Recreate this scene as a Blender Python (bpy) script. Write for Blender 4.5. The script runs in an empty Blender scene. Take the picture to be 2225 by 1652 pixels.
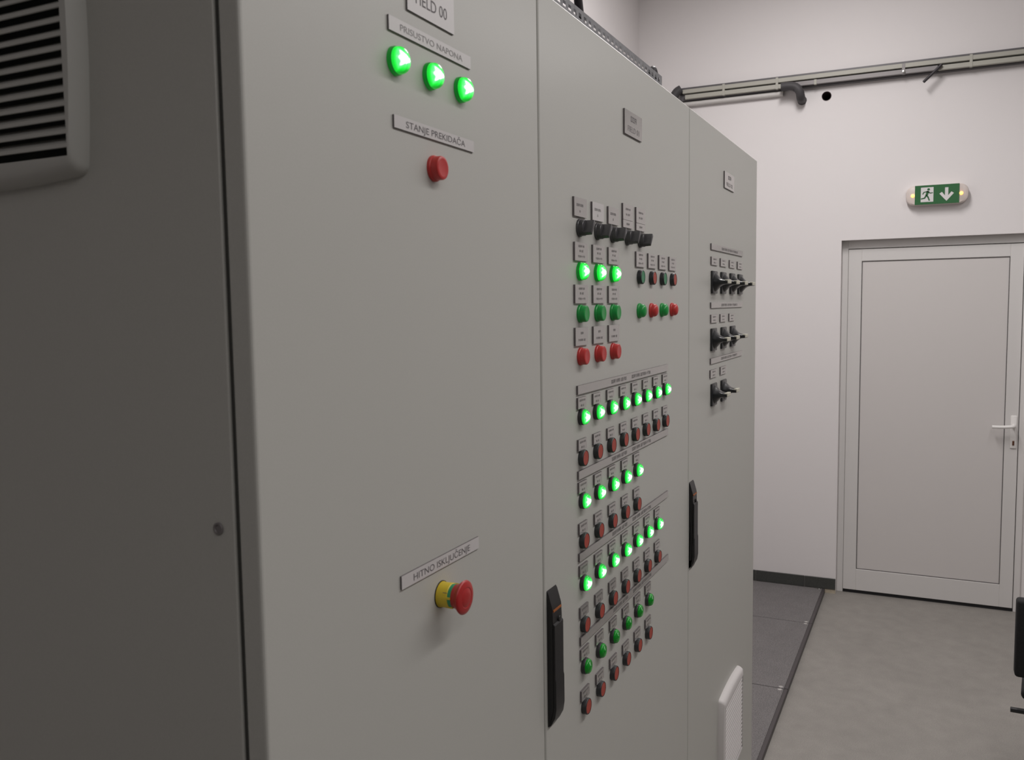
import bpy, bmesh, math, random
from mathutils import Vector, Matrix
random.seed(7)
S = bpy.context.scene
COL = S.collection

# ------------------------------------------------------------------ camera, light, exposure
cam = bpy.data.cameras.new('camera')
cam_o = bpy.data.objects.new('camera', cam)
COL.objects.link(cam_o)
_r = Vector((0.4301967, -0.90262608, -0.01403457)).normalized()
_f = Vector((0.89899626, 0.42977665, -0.08424822)).normalized()
_u = _r.cross(_f).normalized()
cam_o.matrix_world = Matrix(((_r.x, _u.x, -_f.x, 0.0), (_r.y, _u.y, -_f.y, -0.5), (_r.z, _u.z, -_f.z, 1.72067), (0, 0, 0, 1)))
cam.sensor_fit = 'HORIZONTAL'
cam.sensor_width = 36.0
cam.lens = 36.0 * 1908.4 / 2225.0
cam.clip_start = 0.02
cam.dof.use_dof = True
cam.dof.focus_distance = 2.0
cam.dof.aperture_fstop = 13.0
S.camera = cam_o

world = bpy.data.worlds.new('world')
S.world = world
world.use_nodes = True
world.node_tree.nodes['Background'].inputs[0].default_value = (0.02, 0.02, 0.02, 1)
world.node_tree.nodes['Background'].inputs[1].default_value = 1.0
S.view_settings.view_transform = 'Standard'
S.view_settings.look = 'None'
S.view_settings.gamma = 1.0
S.view_settings.use_curve_mapping = False
S.view_settings.exposure = 0.0


def area(name, loc, size, power, color=(1.0, 0.965, 0.955), rot=(0, 0, 0)):
    l = bpy.data.lights.new(name, 'AREA')
    l.shape = 'RECTANGLE'
    l.size, l.size_y = size
    l.energy = power
    l.color = color
    o = bpy.data.objects.new(name, l)
    o.location = loc
    o.rotation_euler = rot
    COL.objects.link(o)
    return o


# fluorescent battens hung in a row over the aisle, and one closer to the far wall (all out of frame); the first lamp is added to brighten the side panel
for _x, _y, _z, _d, _e in ((-0.7, -1.15, 2.75, 8.0, 0.0), (1.0, -1.20, 2.92, 11.6, 1.2), (2.3, -1.20, 2.92, 12.2, 1.2), (3.7, -1.20, 2.92, 8.6, 1.2)):
    area('ceiling_or_fill_lamp', (_x, _y, _z), (1.25, 0.16), _d)
    if _e:
        area('ceiling_or_fill_lamp', (_x, _y, _z + 0.03), (1.25, 0.16), _e, rot=(math.pi, 0, 0))
area('ceiling_or_fill_lamp', (3.70, 0.02, 3.68), (1.25, 0.16), 40.0)
area('ceiling_or_fill_lamp', (3.70, 0.02, 3.71), (1.25, 0.16), 5.5, rot=(math.pi, 0, 0))

# ------------------------------------------------------------------ materials
MATS = {}


def mat(name, color, rough=0.5, metal=0.0, coat=0.0, coat_rough=0.1, noise=None, bump=None, emit=None, trans=0.0, spec=0.5):
    m = bpy.data.materials.new(name)
    m.use_nodes = True
    nt = m.node_tree
    b = nt.nodes['Principled BSDF']
    c = (*color, 1.0)
    b.inputs['Base Color'].default_value = c
    b.inputs['Roughness'].default_value = rough
    b.inputs['Metallic'].default_value = metal
    b.inputs['Specular IOR Level'].default_value = spec
    b.inputs['Coat Weight'].default_value = coat
    b.inputs['Coat Roughness'].default_value = coat_rough
    b.inputs['Transmission Weight'].default_value = trans
    tc = None
    if noise or bump:
        tc = nt.nodes.new('ShaderNodeTexCoord')
    if noise:                                   # list of (scale, detail, amount): colour grain
        last = None
        for sc, det, amt in noise:
            n = nt.nodes.new('ShaderNodeTexNoise')
            n.inputs['Scale'].default_value = sc
            n.inputs['Detail'].default_value = det
            nt.links.new(tc.outputs['Object'], n.inputs['Vector'])
            mr = nt.nodes.new('ShaderNodeMapRange')
            mr.inputs['From Min'].default_value = 0.3
            mr.inputs['From Max'].default_value = 0.7
            mr.inputs['To Min'].default_value = 1 - amt
            mr.inputs['To Max'].default_value = 1 + amt
            nt.links.new(n.outputs['Fac'], mr.inputs['Value'])
            if last is None:
                last = mr.outputs['Result']
            else:
                mu = nt.nodes.new('ShaderNodeMath')
                mu.operation = 'MULTIPLY'
                nt.links.new(last, mu.inputs[0])
                nt.links.new(mr.outputs['Result'], mu.inputs[1])
                last = mu.outputs[0]
        vm = nt.nodes.new('ShaderNodeVectorMath')
        vm.operation = 'SCALE'
        vm.inputs[0].default_value = color
        nt.links.new(last, vm.inputs['Scale'])
        nt.links.new(vm.outputs['Vector'], b.inputs['Base Color'])
    if bump:
        n = nt.nodes.new('ShaderNodeTexNoise')
        n.inputs['Scale'].default_value = bump[0]
        n.inputs['Detail'].default_value = 3
        nt.links.new(tc.outputs['Object'], n.inputs['Vector'])
        bp = nt.nodes.new('ShaderNodeBump')
        bp.inputs['Strength'].default_value = bump[1]
        bp.inputs['Distance'].default_value = bump[2]
        nt.links.new(n.outputs['Fac'], bp.inputs['Height'])
        nt.links.new(bp.outputs['Normal'], b.inputs['Normal'])
    if emit:
        b.inputs['Emission Color'].default_value = (*emit[0], 1)
        b.inputs['Emission Strength'].default_value = emit[1]
    MATS[name] = m
    return m


def lens_mat(name, radius, hot, edge_gain=1.0):
    """lit indicator lens: a bright lamp at the centre fading to saturated green at the rim"""
    m = bpy.data.materials.new(name)
    m.use_nodes = True
    nt = m.node_tree
    b = nt.nodes['Principled BSDF']
    b.inputs['Base Color'].default_value = (0.02, 0.35, 0.06, 1)
    b.inputs['Roughness'].default_value = 0.2
    tc = nt.nodes.new('ShaderNodeTexCoord')
    sx = nt.nodes.new('ShaderNodeSeparateXYZ')
    nt.links.new(tc.outputs['Object'], sx.inputs[0])
    cb = nt.nodes.new('ShaderNodeCombineXYZ')
    nt.links.new(sx.outputs['X'], cb.inputs['X'])
    nt.links.new(sx.outputs['Z'], cb.inputs['Z'])
    ln = nt.nodes.new('ShaderNodeVectorMath')
    ln.operation = 'LENGTH'
    nt.links.new(cb.outputs[0], ln.inputs[0])

    def op(kind, *ins):
        n = nt.nodes.new('ShaderNodeMath')
        n.operation = kind
        for i, v in enumerate(ins):
            if isinstance(v, (int, float)):
                n.inputs[i].default_value = v
            else:
                nt.links.new(v, n.inputs[i])
        return n.outputs[0]
    u = op('DIVIDE', sx.outputs['X'], radius)
    w = op('DIVIDE', op('ABSOLUTE', sx.outputs['Z']), radius)
    rad = op('DIVIDE', ln.outputs['Value'], radius)
    # the moulded facets gather the lamp's light into a wedge; their ribs fray its edge
    rib = op('MULTIPLY', op('SINE', op('MULTIPLY', op('ARCTAN2', sx.outputs['X'], sx.outputs['Z']), 9.0)), 0.035)
    wedge = op('ADD', op('MULTIPLY_ADD', u, 0.40, 0.16), op('MULTIPLY', w, 1.02))
    core = op('ADD', op('MAXIMUM', wedge, op('MULTIPLY_ADD', rad, 0.60, 0.0)), rib)
    out = op('MAXIMUM', core, op('MULTIPLY', op('POWER', rad, 6.0), 0.93))
    ramp = nt.nodes.new('ShaderNodeValToRGB')
    e = ramp.color_ramp.elements
    e[0].position, e[0].color = 0.0, (1.0, 1.0, 1.0, 1)
    e[1].position, e[1].color = 1.0, (0.0, 0.055 * edge_gain, 0.004, 1)
    for pos, c in ((0.39, (0.75, 1.0, 0.80, 1)), (0.49, (0.06, 0.40, 0.11, 1)), (0.78, (0.002, 0.19 * edge_gain, 0.016, 1))):
        k = e.new(pos)
        k.color = c
    nt.links.new(out, ramp.inputs[0])
    nt.links.new(ramp.outputs['Color'], b.inputs['Emission Color'])
    b.inputs['Emission Strength'].default_value = hot
    MATS[name] = m
    return m


mat('wall', (0.80, 0.768, 0.765), 0.85, bump=(140, 0.08, 0.002))
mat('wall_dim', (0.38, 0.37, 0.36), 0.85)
mat('ceiling', (0.80, 0.78, 0.77), 0.9)
mat('floor', (0.275, 0.259, 0.238), 0.55, noise=[(2.6, 6, 0.05), (14, 5, 0.07), (220, 2, 0.10)], bump=(60, 0.05, 0.002))
mat('mortar', (0.46, 0.40, 0.31), 0.8, noise=[(60, 3, 0.12)])
mat('paint', (0.55, 0.548, 0.512), 0.48, coat=0.12, coat_rough=0.24, noise=[(700, 2, 0.025)], bump=(900, 0.10, 0.0006))
mat('paint_side', (0.55, 0.548, 0.512), 0.5, noise=[(700, 2, 0.025)], bump=(900, 0.10, 0.0006))
mat('dark_gap', (0.012, 0.012, 0.014), 0.7)
mat('plinth', (0.10, 0.10, 0.105), 0.6)
mat('vent_plastic', (0.56, 0.56, 0.53), 0.45)
mat('filter_plastic', (0.72, 0.69, 0.68), 0.45)
mat('filter_cloth', (0.03, 0.035, 0.032), 0.9)
mat('plate', (0.60, 0.585, 0.57), 0.22, metal=0.72)
mat('plate_white', (0.66, 0.635, 0.63), 0.35)
mat('plate_edge', (0.15, 0.132, 0.136), 0.5)
mat('ink', (0.13, 0.118, 0.125), 0.6)
mat('ink_faint', (0.24, 0.23, 0.228), 0.5, metal=0.3)
mat('black_plastic', (0.022, 0.023, 0.025), 0.30)
mat('selector_plastic', (0.062, 0.061, 0.064), 0.34)
mat('cam_inlay', (0.62, 0.60, 0.50), 0.45)
mat('bezel', (0.035, 0.036, 0.038), 0.38)
mat('handle_black', (0.010, 0.010, 0.011), 0.35)
mat('handle_face', (0.012, 0.012, 0.013), 0.42)
mat('orange', (0.38, 0.11, 0.02), 0.5)
mat('red_cap', (0.56, 0.040, 0.038), 0.38)
mat('red_flush', (0.42, 0.056, 0.034), 0.45)
mat('red_mushroom', (0.47, 0.022, 0.022), 0.36)
mat('green_cap', (0.012, 0.33, 0.060), 0.35)
mat('green_flush', (0.03, 0.23, 0.10), 0.40)
mat('green_lens', (0.004, 0.34, 0.022), 0.22)
mat('green_lens_rib', (0.01, 0.30, 0.05), 0.3)
mat('green_ring', (0.03, 0.30, 0.14), 0.4)
mat('yellow', (0.74, 0.56, 0.04), 0.45)
mat('lamp_bezel', (0.01, 0.22, 0.03), 0.3, emit=((0.0, 0.30, 0.02), 0.25))
lens_mat('lens_bright', 0.0138, 2.6, 1.9)
lens_mat('lens_row', 0.0123, 2.6, 1.5)
mat('beige_rail', (0.43, 0.42, 0.37), 0.5)
mat('dark_metal', (0.12, 0.115, 0.12), 0.5, metal=0.3)
mat('mid_metal', (0.24, 0.225, 0.225), 0.5, metal=0.3)
mat('galvanised', (0.46, 0.46, 0.475), 0.45, metal=0.5, noise=[(60, 3, 0.15)])
mat('bright_metal', (0.75, 0.74, 0.72), 0.25, metal=0.9)
mat('hose', (0.055, 0.052, 0.055), 0.6)
mat('cable', (0.035, 0.03, 0.035), 0.5)
mat('hole', (0.10, 0.075, 0.08), 0.8)
mat('rail_shadow_tube', (0.62, 0.60, 0.58), 0.6)
mat('tile', (0.055, 0.057, 0.053), 0.45, noise=[(120, 3, 0.12)])
mat('grout', (0.13, 0.128, 0.12), 0.8)
mat('rubber', (0.165, 0.155, 0.155), 0.75, noise=[(12, 3, 0.05), (260, 2, 0.45)], bump=(420, 0.35, 0.002))
mat('edge_steel', (0.075, 0.066, 0.068), 0.5, metal=0.2)
mat('door_white', (0.70, 0.68, 0.665), 0.42)
mat('door_panel', (0.67, 0.64, 0.625), 0.5)
mat('gasket', (0.10, 0.09, 0.09), 0.6)
mat('handle_white', (0.86, 0.84, 0.82), 0.3)
mat('brass', (0.16, 0.07, 0.04), 0.4, metal=0.5)
mat('sign_body', (0.68, 0.60, 0.56), 0.35)
mat('sign_green', (0.022, 0.125, 0.038), 0.4)
mat('sign_white', (0.72, 0.70, 0.70), 0.5)
mat('led', (1.0, 0.6, 0.2), 0.3, emit=((1.0, 0.42, 0.05), 5.5))
mat('chair_fabric', (0.012, 0.012, 0.013), 0.9, noise=[(300, 2, 0.3)])
mat('chair_plastic', (0.015, 0.015, 0.016), 0.4)

# ------------------------------------------------------------------ mesh helpers


def finish(bm, name, m, smooth=True, angle=35, recalc=True):
    if recalc:
        bmesh.ops.recalc_face_normals(bm, faces=bm.faces)
    me = bpy.data.meshes.new(name)
    bm.to_mesh(me)
    bm.free()
    if smooth:
        me.polygons.foreach_set('use_smooth', [True] * len(me.polygons))
        me.set_sharp_from_angle(angle=math.radians(angle))
    ms = m if isinstance(m, (list, tuple)) else [m]
    for k in ms:
        me.materials.append(MATS[k])
    return me


def box_bm(a, b, bevel=0.0, seg=2, bm=None):
    own = bm is None
    bm = bm or bmesh.new()
    x0, y0, z0 = a
    x1, y1, z1 = b
    r = bmesh.ops.create_cube(bm, size=1.0)
    for v in r['verts']:
        v.co = Vector(((x0 + x1) / 2 + v.co.x * (x1 - x0), (y0 + y1) / 2 + v.co.y * (y1 - y0), (z0 + z1) / 2 + v.co.z * (z1 - z0)))
    if bevel:
        es = list({e for v in r['verts'] for e in v.link_edges})
        bmesh.ops.bevel(bm, geom=es, offset=bevel, segments=seg, affect='EDGES', profile=0.5)
    return bm


def box_me(name, a, b, m, bevel=0.0, seg=2):
    return finish(box_bm(a, b, bevel, seg), name, m, angle=14)


def lathe_bm(profile, n=28, bm=None, cx=0.0, cz=0.0):
    """revolve (radius, outward) about the local y axis; outward is -y"""
    bm = bm or bmesh.new()
    rings = []
    for r, p in profile:
        if r < 1e-6:
            rings.append([bm.verts.new((cx, -p, cz))])
        else:
            rings.append([bm.verts.new((cx + r * math.cos(2 * math.pi * k / n), -p, cz + r * math.sin(2 * math.pi * k / n))) for k in range(n)])
    for a, b in zip(rings, rings[1:]):
        if len(a) == 1 and len(b) == 1:
            continue
        for k in range(n):
            j = (k + 1) % n
            if len(a) == 1:
                bm.faces.new((a[0], b[j], b[k]))
            elif len(b) == 1:
                bm.faces.new((a[k], a[j], b[0]))
            else:
                bm.faces.new((a[k], a[j], b[j], b[k]))
    return bm


def lathe_me(name, profile, m, n=28):
    return finish(lathe_bm(profile, n), name, m)


def tube_bm(path, radius, n=14, bm=None, ribs=0.0):
    bm = bm or bmesh.new()
    pts = [Vector(p) for p in path]
    rings = []
    up = None
    for i, p in enumerate(pts):
        t = (pts[min(i + 1, len(pts) - 1)] - pts[max(i - 1, 0)]).normalized()
        if up is None:
            up = Vector((0, 0, 1)) if abs(t.z) < 0.9 else Vector((1, 0, 0))
        s = t.cross(up).normalized()
        up = s.cross(t).normalized()
        r = radius * (1 - ribs * (i % 2))
        rings.append([bm.verts.new(p + s * r * math.cos(2 * math.pi * k / n) + up * r * math.sin(2 * math.pi * k / n)) for k in range(n)])
    for a, b in zip(rings, rings[1:]):
        for k in range(n):
            j = (k + 1) % n
            bm.faces.new((a[k], a[j], b[j], b[k]))
    bm.faces.new(rings[0])
    bm.faces.new(rings[-1])
    return bm


def smooth_path(pts, per=8):
    P = [Vector(p) for p in pts]
    out = []
    for i in range(len(P) - 1):
        p0, p1, p2, p3 = P[max(i - 1, 0)], P[i], P[i + 1], P[min(i + 2, len(P) - 1)]
        for k in range(per):
            t = k / per
            out.append(0.5 * ((2 * p1) + (p2 - p0) * t + (2 * p0 - 5 * p1 + 4 * p2 - p3) * t * t + (3 * p1 - p0 - 3 * p2 + p3) * t ** 3))
    out.append(P[-1])
    return out


def obj(name, me, parent=None, loc=(0, 0, 0), rot=(0, 0, 0), label=None):
    o = bpy.data.objects.new(name, me)
    COL.objects.link(o)
    o.location = loc
    o.rotation_euler = rot
    if parent is not None:
        o.parent = parent
    if label:
        o['label'] = label
    return o


def empty(name, loc, label, cat, group=None):
    o = bpy.data.objects.new(name, None)
    COL.objects.link(o)
    o.location = loc
    o.empty_display_size = 0.05
    tag(o, label, cat, group)
    return o


def tag(o, label, cat, group=None):
    o['label'] = label
    o['category'] = cat
    if group:
        o['group'] = group
    return o


def struct(name, me, parent=None, loc=(0, 0, 0)):
    o = obj(name, me, parent, loc)
    if parent is None:
        o['kind'] = 'structure'
    return o


def text_me(name, body, height, width=None, m='ink', bold=0.0, depth=0.0002):
    """lettering facing -y, centred on the origin, fitted to a cap height and a width"""
    c = bpy.data.curves.new(name, 'FONT')
    c.body = body
    c.align_x = 'CENTER'
    c.extrude = 0.0
    c.offset = bold
    c.resolution_u = 3
    o = bpy.data.objects.new(name, c)
    COL.objects.link(o)
    dg = bpy.context.evaluated_depsgraph_get()
    me = bpy.data.meshes.new_from_object(o.evaluated_get(dg))
    bpy.data.objects.remove(o)
    bpy.data.curves.remove(c)
    xs = [v.co.x for v in me.vertices]
    ys = [v.co.y for v in me.vertices]
    x0, x1, y0 = min(xs), max(xs), 0.0
    cap = 0.70
    sz = height / cap
    sx = sz if width is None else width / (x1 - x0)
    for v in me.vertices:
        x, y = v.co.x, v.co.y
        v.co = ((x - (x0 + x1) / 2) * sx, 0.0, y * sz - height / 2)
    me.materials.clear()
    me.materials.append(MATS[m])
    me.name = name
    return me


def scribble_bm(rows, bm=None):
    """rows of tiny strokes, the look of print too small to read; rows: (centre x, centre z, width, height, n glyphs)"""
    bm = bm or bmesh.new()
    rnd = random.Random(3)
    for cx, cz, w, h, n in rows:
        step = w / n
        for k in range(n):
            x = cx - w / 2 + step * (k + 0.5)
            gw = step * 0.36

            def q(x0, x1, z0, z1):
                bm.faces.new([bm.verts.new(p) for p in ((x0, 0, z0), (x1, 0, z0), (x1, 0, z1), (x0, 0, z1))])
            st = step * 0.17
            q(x - gw, x - gw + st, cz - h / 2, cz + h / 2)
            if rnd.random() < 0.7:
                q(x + gw - st, x + gw, cz - h / 2, cz + h / 2)
            if rnd.random() < 0.7:
                q(x - gw, x + gw, cz + h / 2 - h * 0.16, cz + h / 2)
            if rnd.random() < 0.5:
                q(x - gw, x + gw, cz - h / 2, cz - h / 2 + h * 0.16)
            if rnd.random() < 0.6:
                q(x - gw, x + gw, cz - h * 0.08, cz + h * 0.08)
    return bm


# ------------------------------------------------------------------ room
XW = 5.383                     # far wall
XD = 5.443                     # door plane inside its recess
YL = 1.17                      # wall behind the cabinets
LINT = 2.0653

struct('floor', box_me('floor', (-5, -5, -0.1), (XW + 0.3, YL, 0.0), 'floor'))
struct('ceiling', box_me('ceiling', (-5, -5, 4.2), (XW, YL, 4.3), 'ceiling'))
struct('wall_left', box_me('wall_left', (-5, YL, 0), (XW + 0.3, YL + 0.2, 4.2), 'wall'))
struct('wall_right', box_me('wall_right', (-5, -5.2, 0), (XW + 0.3, -5.0, 4.2), 'wall'))
struct('wall_near', box_me('wall_near', (-5.2, -5, 0), (-5.0, YL, 4.2), 'wall_dim'))


def carved_wall():
    w = obj('wall_back', box_me('wall_back', (XW, -5, 0), (XW + 0.3, YL, 4.2), 'wall'))
    cut = box_bm((XW - 0.1, -0.975, -0.1), (XD + 0.06, -0.0245, LINT))
    for yy, zz, r in ((0.069, 2.882, 0.0265), (0.202, 2.872, 0.0255)):
        b = lathe_bm([(0, 0.1), (r, 0.1), (r, -0.22), (0, -0.22)], 32)
        bmesh.ops.rotate(b, verts=b.verts, matrix=Matrix.Rotation(-math.pi / 2, 3, 'Z'), cent=(0, 0, 0))
        bmesh.ops.translate(b, verts=b.verts, vec=(XW, yy, zz))
        tmp = bpy.data.meshes.new('t')
        b.to_mesh(tmp)
        b.free()
        cut.from_mesh(tmp)
        bpy.data.meshes.remove(tmp)
    bmesh.ops.recalc_face_normals(cut, faces=cut.faces)
    cm = bpy.data.meshes.new('cut')
    cut.to_mesh(cm)
    cut.free()
    co = bpy.data.objects.new('cut', cm)
    COL.objects.link(co)
    md = w.modifiers.new('b', 'BOOLEAN')
    md.object = co
    md.operation = 'DIFFERENCE'
    md.solver = 'EXACT'
    dg = bpy.context.evaluated_depsgraph_get()
    me = bpy.data.meshes.new_from_object(w.evaluated_get(dg))
    w.modifiers.clear()
    old = w.data
    w.data = me
    me.name = 'wall_back'
    me.materials.clear()
    me.materials.append(MATS['wall'])
    me.polygons.foreach_set('use_smooth', [False] * len(me.polygons))
    bpy.data.objects.remove(co)
    bpy.data.meshes.remove(cm)
    w['kind'] = 'structure'
    return w


carved_wall()

# baseboard of dark tiles with light joints
bb = struct('baseboard_back', box_me('baseboard_back', (XW - 0.006, -0.0235, 0.026), (XW, YL, 0.0865), 'grout'))
joints = [YL, 1.02, 0.735, 0.435, 0.150]
edges = joints + [-0.0245]
for a, b in zip(edges, edges[1:]):
    obj('tile', box_me('tile', (XW - 0.010, b + 0.0025, 0.0236), (XW - 0.001, a - 0.0025, 0.0884), 'tile', 0.0008, 1), bb)
struct('trim_1', box_me('trim_1', (XW - 0.007, -0.0245, 0.0), (XW, 0.0360, 0.0236), 'mortar'))

# door
door = obj('door_1', box_me('door_leaf', (XD, -0.9374, 0.0185), (XD + 0.05, -0.0614, 2.0158), 'door_white', 0.002, 1))
door['kind'] = 'structure'


def door_frame():
    bm = bmesh.new()
    box_bm((XD - 0.006, -0.0588, 0.0), (XD + 0.055, -0.0250, LINT - 0.0005), 0.0015, 1, bm)
    box_bm((XD - 0.006, -0.9745, 0.0), (XD + 0.055, -0.9404, LINT - 0.0005), 0.0015, 1, bm)
    box_bm((XD - 0.006, -0.9404, 2.0193), (XD + 0.055, -0.0584, LINT - 0.0005), 0.0015, 1, bm)
    return finish(bm, 'door_frame', 'door_white', angle=14)


obj('door_frame', door_frame(), door)


def ring_me(name, y0, y1, z0, z1, w, xa, xb, m):
    bm = bmesh.new()
    for a, b in (((xa, y0, z0), (xb, y1, z0 + w)), ((xa, y0, z1 - w), (xb, y1, z1)), ((xa, y0, z0 + w), (xb, y0 + w, z1 - w)), ((xa, y1 - w, z0 + w), (xb, y1, z1 - w))):
        box_bm(a, b, 0, 1, bm)
    return finish(bm, name, m)


# leaf rails stand proud of the inset panel
def leaf_frame():
    bm = bmesh.new()
    xa, xb = XD - 0.012, XD
    box_bm((xa, -0.1312, 0.0205), (xb, -0.0603, 2.0138), 0.0015, 1, bm)
    box_bm((xa, -0.9366, 0.0205), (xb, -0.873, 2.0138), 0.0015, 1, bm)
    box_bm((xa, -0.873, 1.9471), (xb, -0.1312, 2.0138), 0.0015, 1, bm)
    box_bm((xa, -0.873, 0.0205), (xb, -0.1312, 0.1469), 0.0015, 1, bm)
    return finish(bm, 'leaf_border', 'door_white', angle=14)


obj('leaf_border', leaf_frame(), door)
obj('gasket', ring_me('gasket', -0.873, -0.1312, 0.1469, 1.9471, 0.0042, XD - 0.0085, XD, 'gasket'), door, label='dark rubber seal around door panel')
obj('panel', box_me('panel', (XD - 0.006, -0.8688, 0.151), (XD, -0.1354, 1.943), 'door_panel'), door)
obj('sweep', box_me('sweep', (XD - 0.004, -0.9374, 0.0005), (XD + 0.02, -0.0614, 0.0205), 'dark_gap'), door, label='black gap seal under the door')


def lever():
    bm = bmesh.new()
    box_bm((XD - 0.020, -0.9298, 0.911), (XD - 0.012, -0.8991, 1.0896), 0.004, 2, bm)
    return finish(bm, 'handle', 'handle_white')


hd = obj('handle', lever(), door)
obj('lever', finish(tube_bm(smooth_path([(XD - 0.020, -0.9145, 1.035), (XD - 0.045, -0.9145, 1.035), (XD - 0.060, -0.909, 1.034), (XD - 0.062, -0.8921, 1.0326), (XD - 0.060, -0.8524, 1.0291), (XD - 0.057, -0.8097, 1.0286)], 6), 0.0090, 12), 'lever', 'handle_white'), hd)
obj('lock_cylinder', box_me('lock_cylinder', (XD - 0.024, -0.9194, 0.9268), (XD - 0.019, -0.9095, 0.9526), 'brass', 0.002, 2), hd, label='brass lock cylinder')

# ------------------------------------------------------------------ small parts shared by the cabinets
ME = {}
ME['raised_base'] = None


def cap_profile(r, p, e=0.0022):
    return [(r, 0.004), (r, p - e), (r - e * 0.3, p - e * 0.3), (r - e, p), (r - e - 0.0015, p - 0.0002), (0, p - 0.0006)]


def bezel_profile(r, p, ri):
    return [(r, 0.0), (r, p - 0.0014), (r - 0.0006, p - 0.0004), (r - 0.0014, p), (ri, p), (ri, p - 0.003), (0, p - 0.003)]


ME['bezel'] = lathe_me('bezel', bezel_profile(0.0133, 0.0090, 0.0121), 'bezel')
ME['cap_red_flush'] = lathe_me('cap', [(0.0120, 0.005), (0.0120, 0.0080), (0.0112, 0.0086), (0, 0.0084)], 'red_flush')
ME['cap_green_flush'] = lathe_me('cap', [(0.0120, 0.005), (0.0120, 0.0080), (0.0112, 0.0086), (0, 0.0084)], 'green_flush')
ME['collar_red'] = lathe_me('collar', [(0.0143, 0.0), (0.0143, 0.0030), (0.0134, 0.0040), (0, 0.0040)], 'red_cap')
ME['collar_green'] = lathe_me('collar', [(0.0143, 0.0), (0.0143, 0.0030), (0.0134, 0.0040), (0, 0.0040)], 'green_cap')
ME['cap_red'] = lathe_me('cap', cap_profile(0.0130, 0.0128), 'red_cap')
ME['cap_green'] = lathe_me('cap', cap_profile(0.0130, 0.0128), 'green_cap')
dome = [(0.0125, 0.0035), (0.0125, 0.0065), (0.0122, 0.0090), (0.0112, 0.0112), (0.0092, 0.0129), (0.0065, 0.0140), (0.0034, 0.0146), (0, 0.0148)]
ME['dome_red'] = lathe_me('lens', dome, 'red_cap')
ME['dome_green'] = lathe_me('lens', dome, 'green_cap')
ME['lamp_collar'] = lathe_me('collar', [(0.0146, 0.0), (0.0146, 0.0036), (0.0138, 0.0050), (0, 0.0050)], 'lamp_bezel')
dome2 = [(0.0137, 0.0045), (0.0137, 0.0070), (0.0132, 0.0095), (0.0120, 0.0116), (0.0100, 0.0132), (0.0070, 0.0143), (0.0036, 0.0149), (0, 0.0151)]
ME['lens_bright'] = lathe_me('lens', dome2, 'lens_bright', 32)
ME['row_bezel'] = lathe_me('bezel', bezel_profile(0.0133, 0.0068, 0.0124), 'bezel')
dome3 = [(0.0123, 0.0038), (0.0123, 0.0080), (0.0118, 0.0103), (0.0104, 0.0123), (0.0078, 0.0139), (0.0042, 0.0149), (0, 0.0152)]
ME['lens_row'] = lathe_me('lens', dome3, 'lens_row', 32)


def ribbed_lens():
    prof = [(0.0122, 0.0038), (0.0122, 0.0084), (0.0112, 0.0106)]
    r = 0.0100
    p = 0.0114
    while r > 0.001:
        prof += [(r, p), (r - 0.0004, p + 0.0006), (r - 0.0011, p + 0.0007), (r - 0.0015, p + 0.0003)]
        r -= 0.0019
        p += 0.0003
    prof.append((0, p))
    return lathe_me('lens', prof, 'green_lens', 32)


ME['lens_off'] = ribbed_lens()
ME['selector_base'] = lathe_me('base', [(0.0140, 0.0), (0.0140, 0.0028), (0.0132, 0.0036), (0.0126, 0.0036), (0.0126, 0.0100), (0.0118, 0.0108), (0, 0.0108)], 'selector_plastic')


def grip_me():
    bm = box_bm((-0.0042, -0.0240, -0.0125), (0.0042, -0.0095, 0.0125), 0.0012, 2)
    for v in bm.verts:                       # waist of the grip
        if v.co.y < -0.015:
            v.co.x *= 0.82
    bmesh.ops.rotate(bm, verts=bm.verts, matrix=Matrix.Rotation(math.radians(38), 3, 'Y'), cent=(0, 0, 0))
    return finish(bm, 'grip', 'selector_plastic')


ME['grip'] = grip_me()


def cam_plate_me():
    bm = box_bm((-0.0285, -0.0055, -0.0285), (0.0285, 0.0, 0.0285), 0.0020, 2)
    return finish(bm, 'front_plate', 'black_plastic')


def cam_knob_me():
    """round foot flaring out of the plate into a flat horizontal finger grip"""
    bm = bmesh.new()
    n = 40
    rings = []
    # (outward, half width x, half height z, power): from a disc to a thin blade
    secs = [(0.0050, 0.0240, 0.0240, 2.0), (0.0075, 0.0236, 0.0228, 2.0), (0.0110, 0.0228, 0.0190, 2.1), (0.0160, 0.0218, 0.0128, 2.4), (0.0215, 0.0212, 0.0082, 3.0), (0.0280, 0.0208, 0.0056, 4.0), (0.0390, 0.0206, 0.0050, 5.0), (0.0410, 0.0196, 0.0040, 5.0)]
    for p, a, b, pw in secs:
        ring = []
        for k in range(n):
            t = 2 * math.pi * k / n
            c, s = math.cos(t), math.sin(t)
            ring.append(bm.verts.new((a * math.copysign(abs(c) ** (2 / pw), c), -p, b * math.copysign(abs(s) ** (2 / pw), s))))
        rings.append(ring)
    for r0, r1 in zip(rings, rings[1:]):
        for k in range(n):
            j = (k + 1) % n
            bm.faces.new((r0[k], r0[j], r1[j], r1[k]))
    bm.faces.new(rings[-1])
    return finish(bm, 'knob', 'black_plastic')


ME['cam_plate'] = cam_plate_me()
ME['cam_knob'] = cam_knob_me()
ME['cam_line'] = box_me('pointer_line', (-0.0200, -0.0418, -0.0036), (0.0200, -0.0330, 0.0058), 'cam_inlay', 0.0012, 2)

_plates = {}


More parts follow.
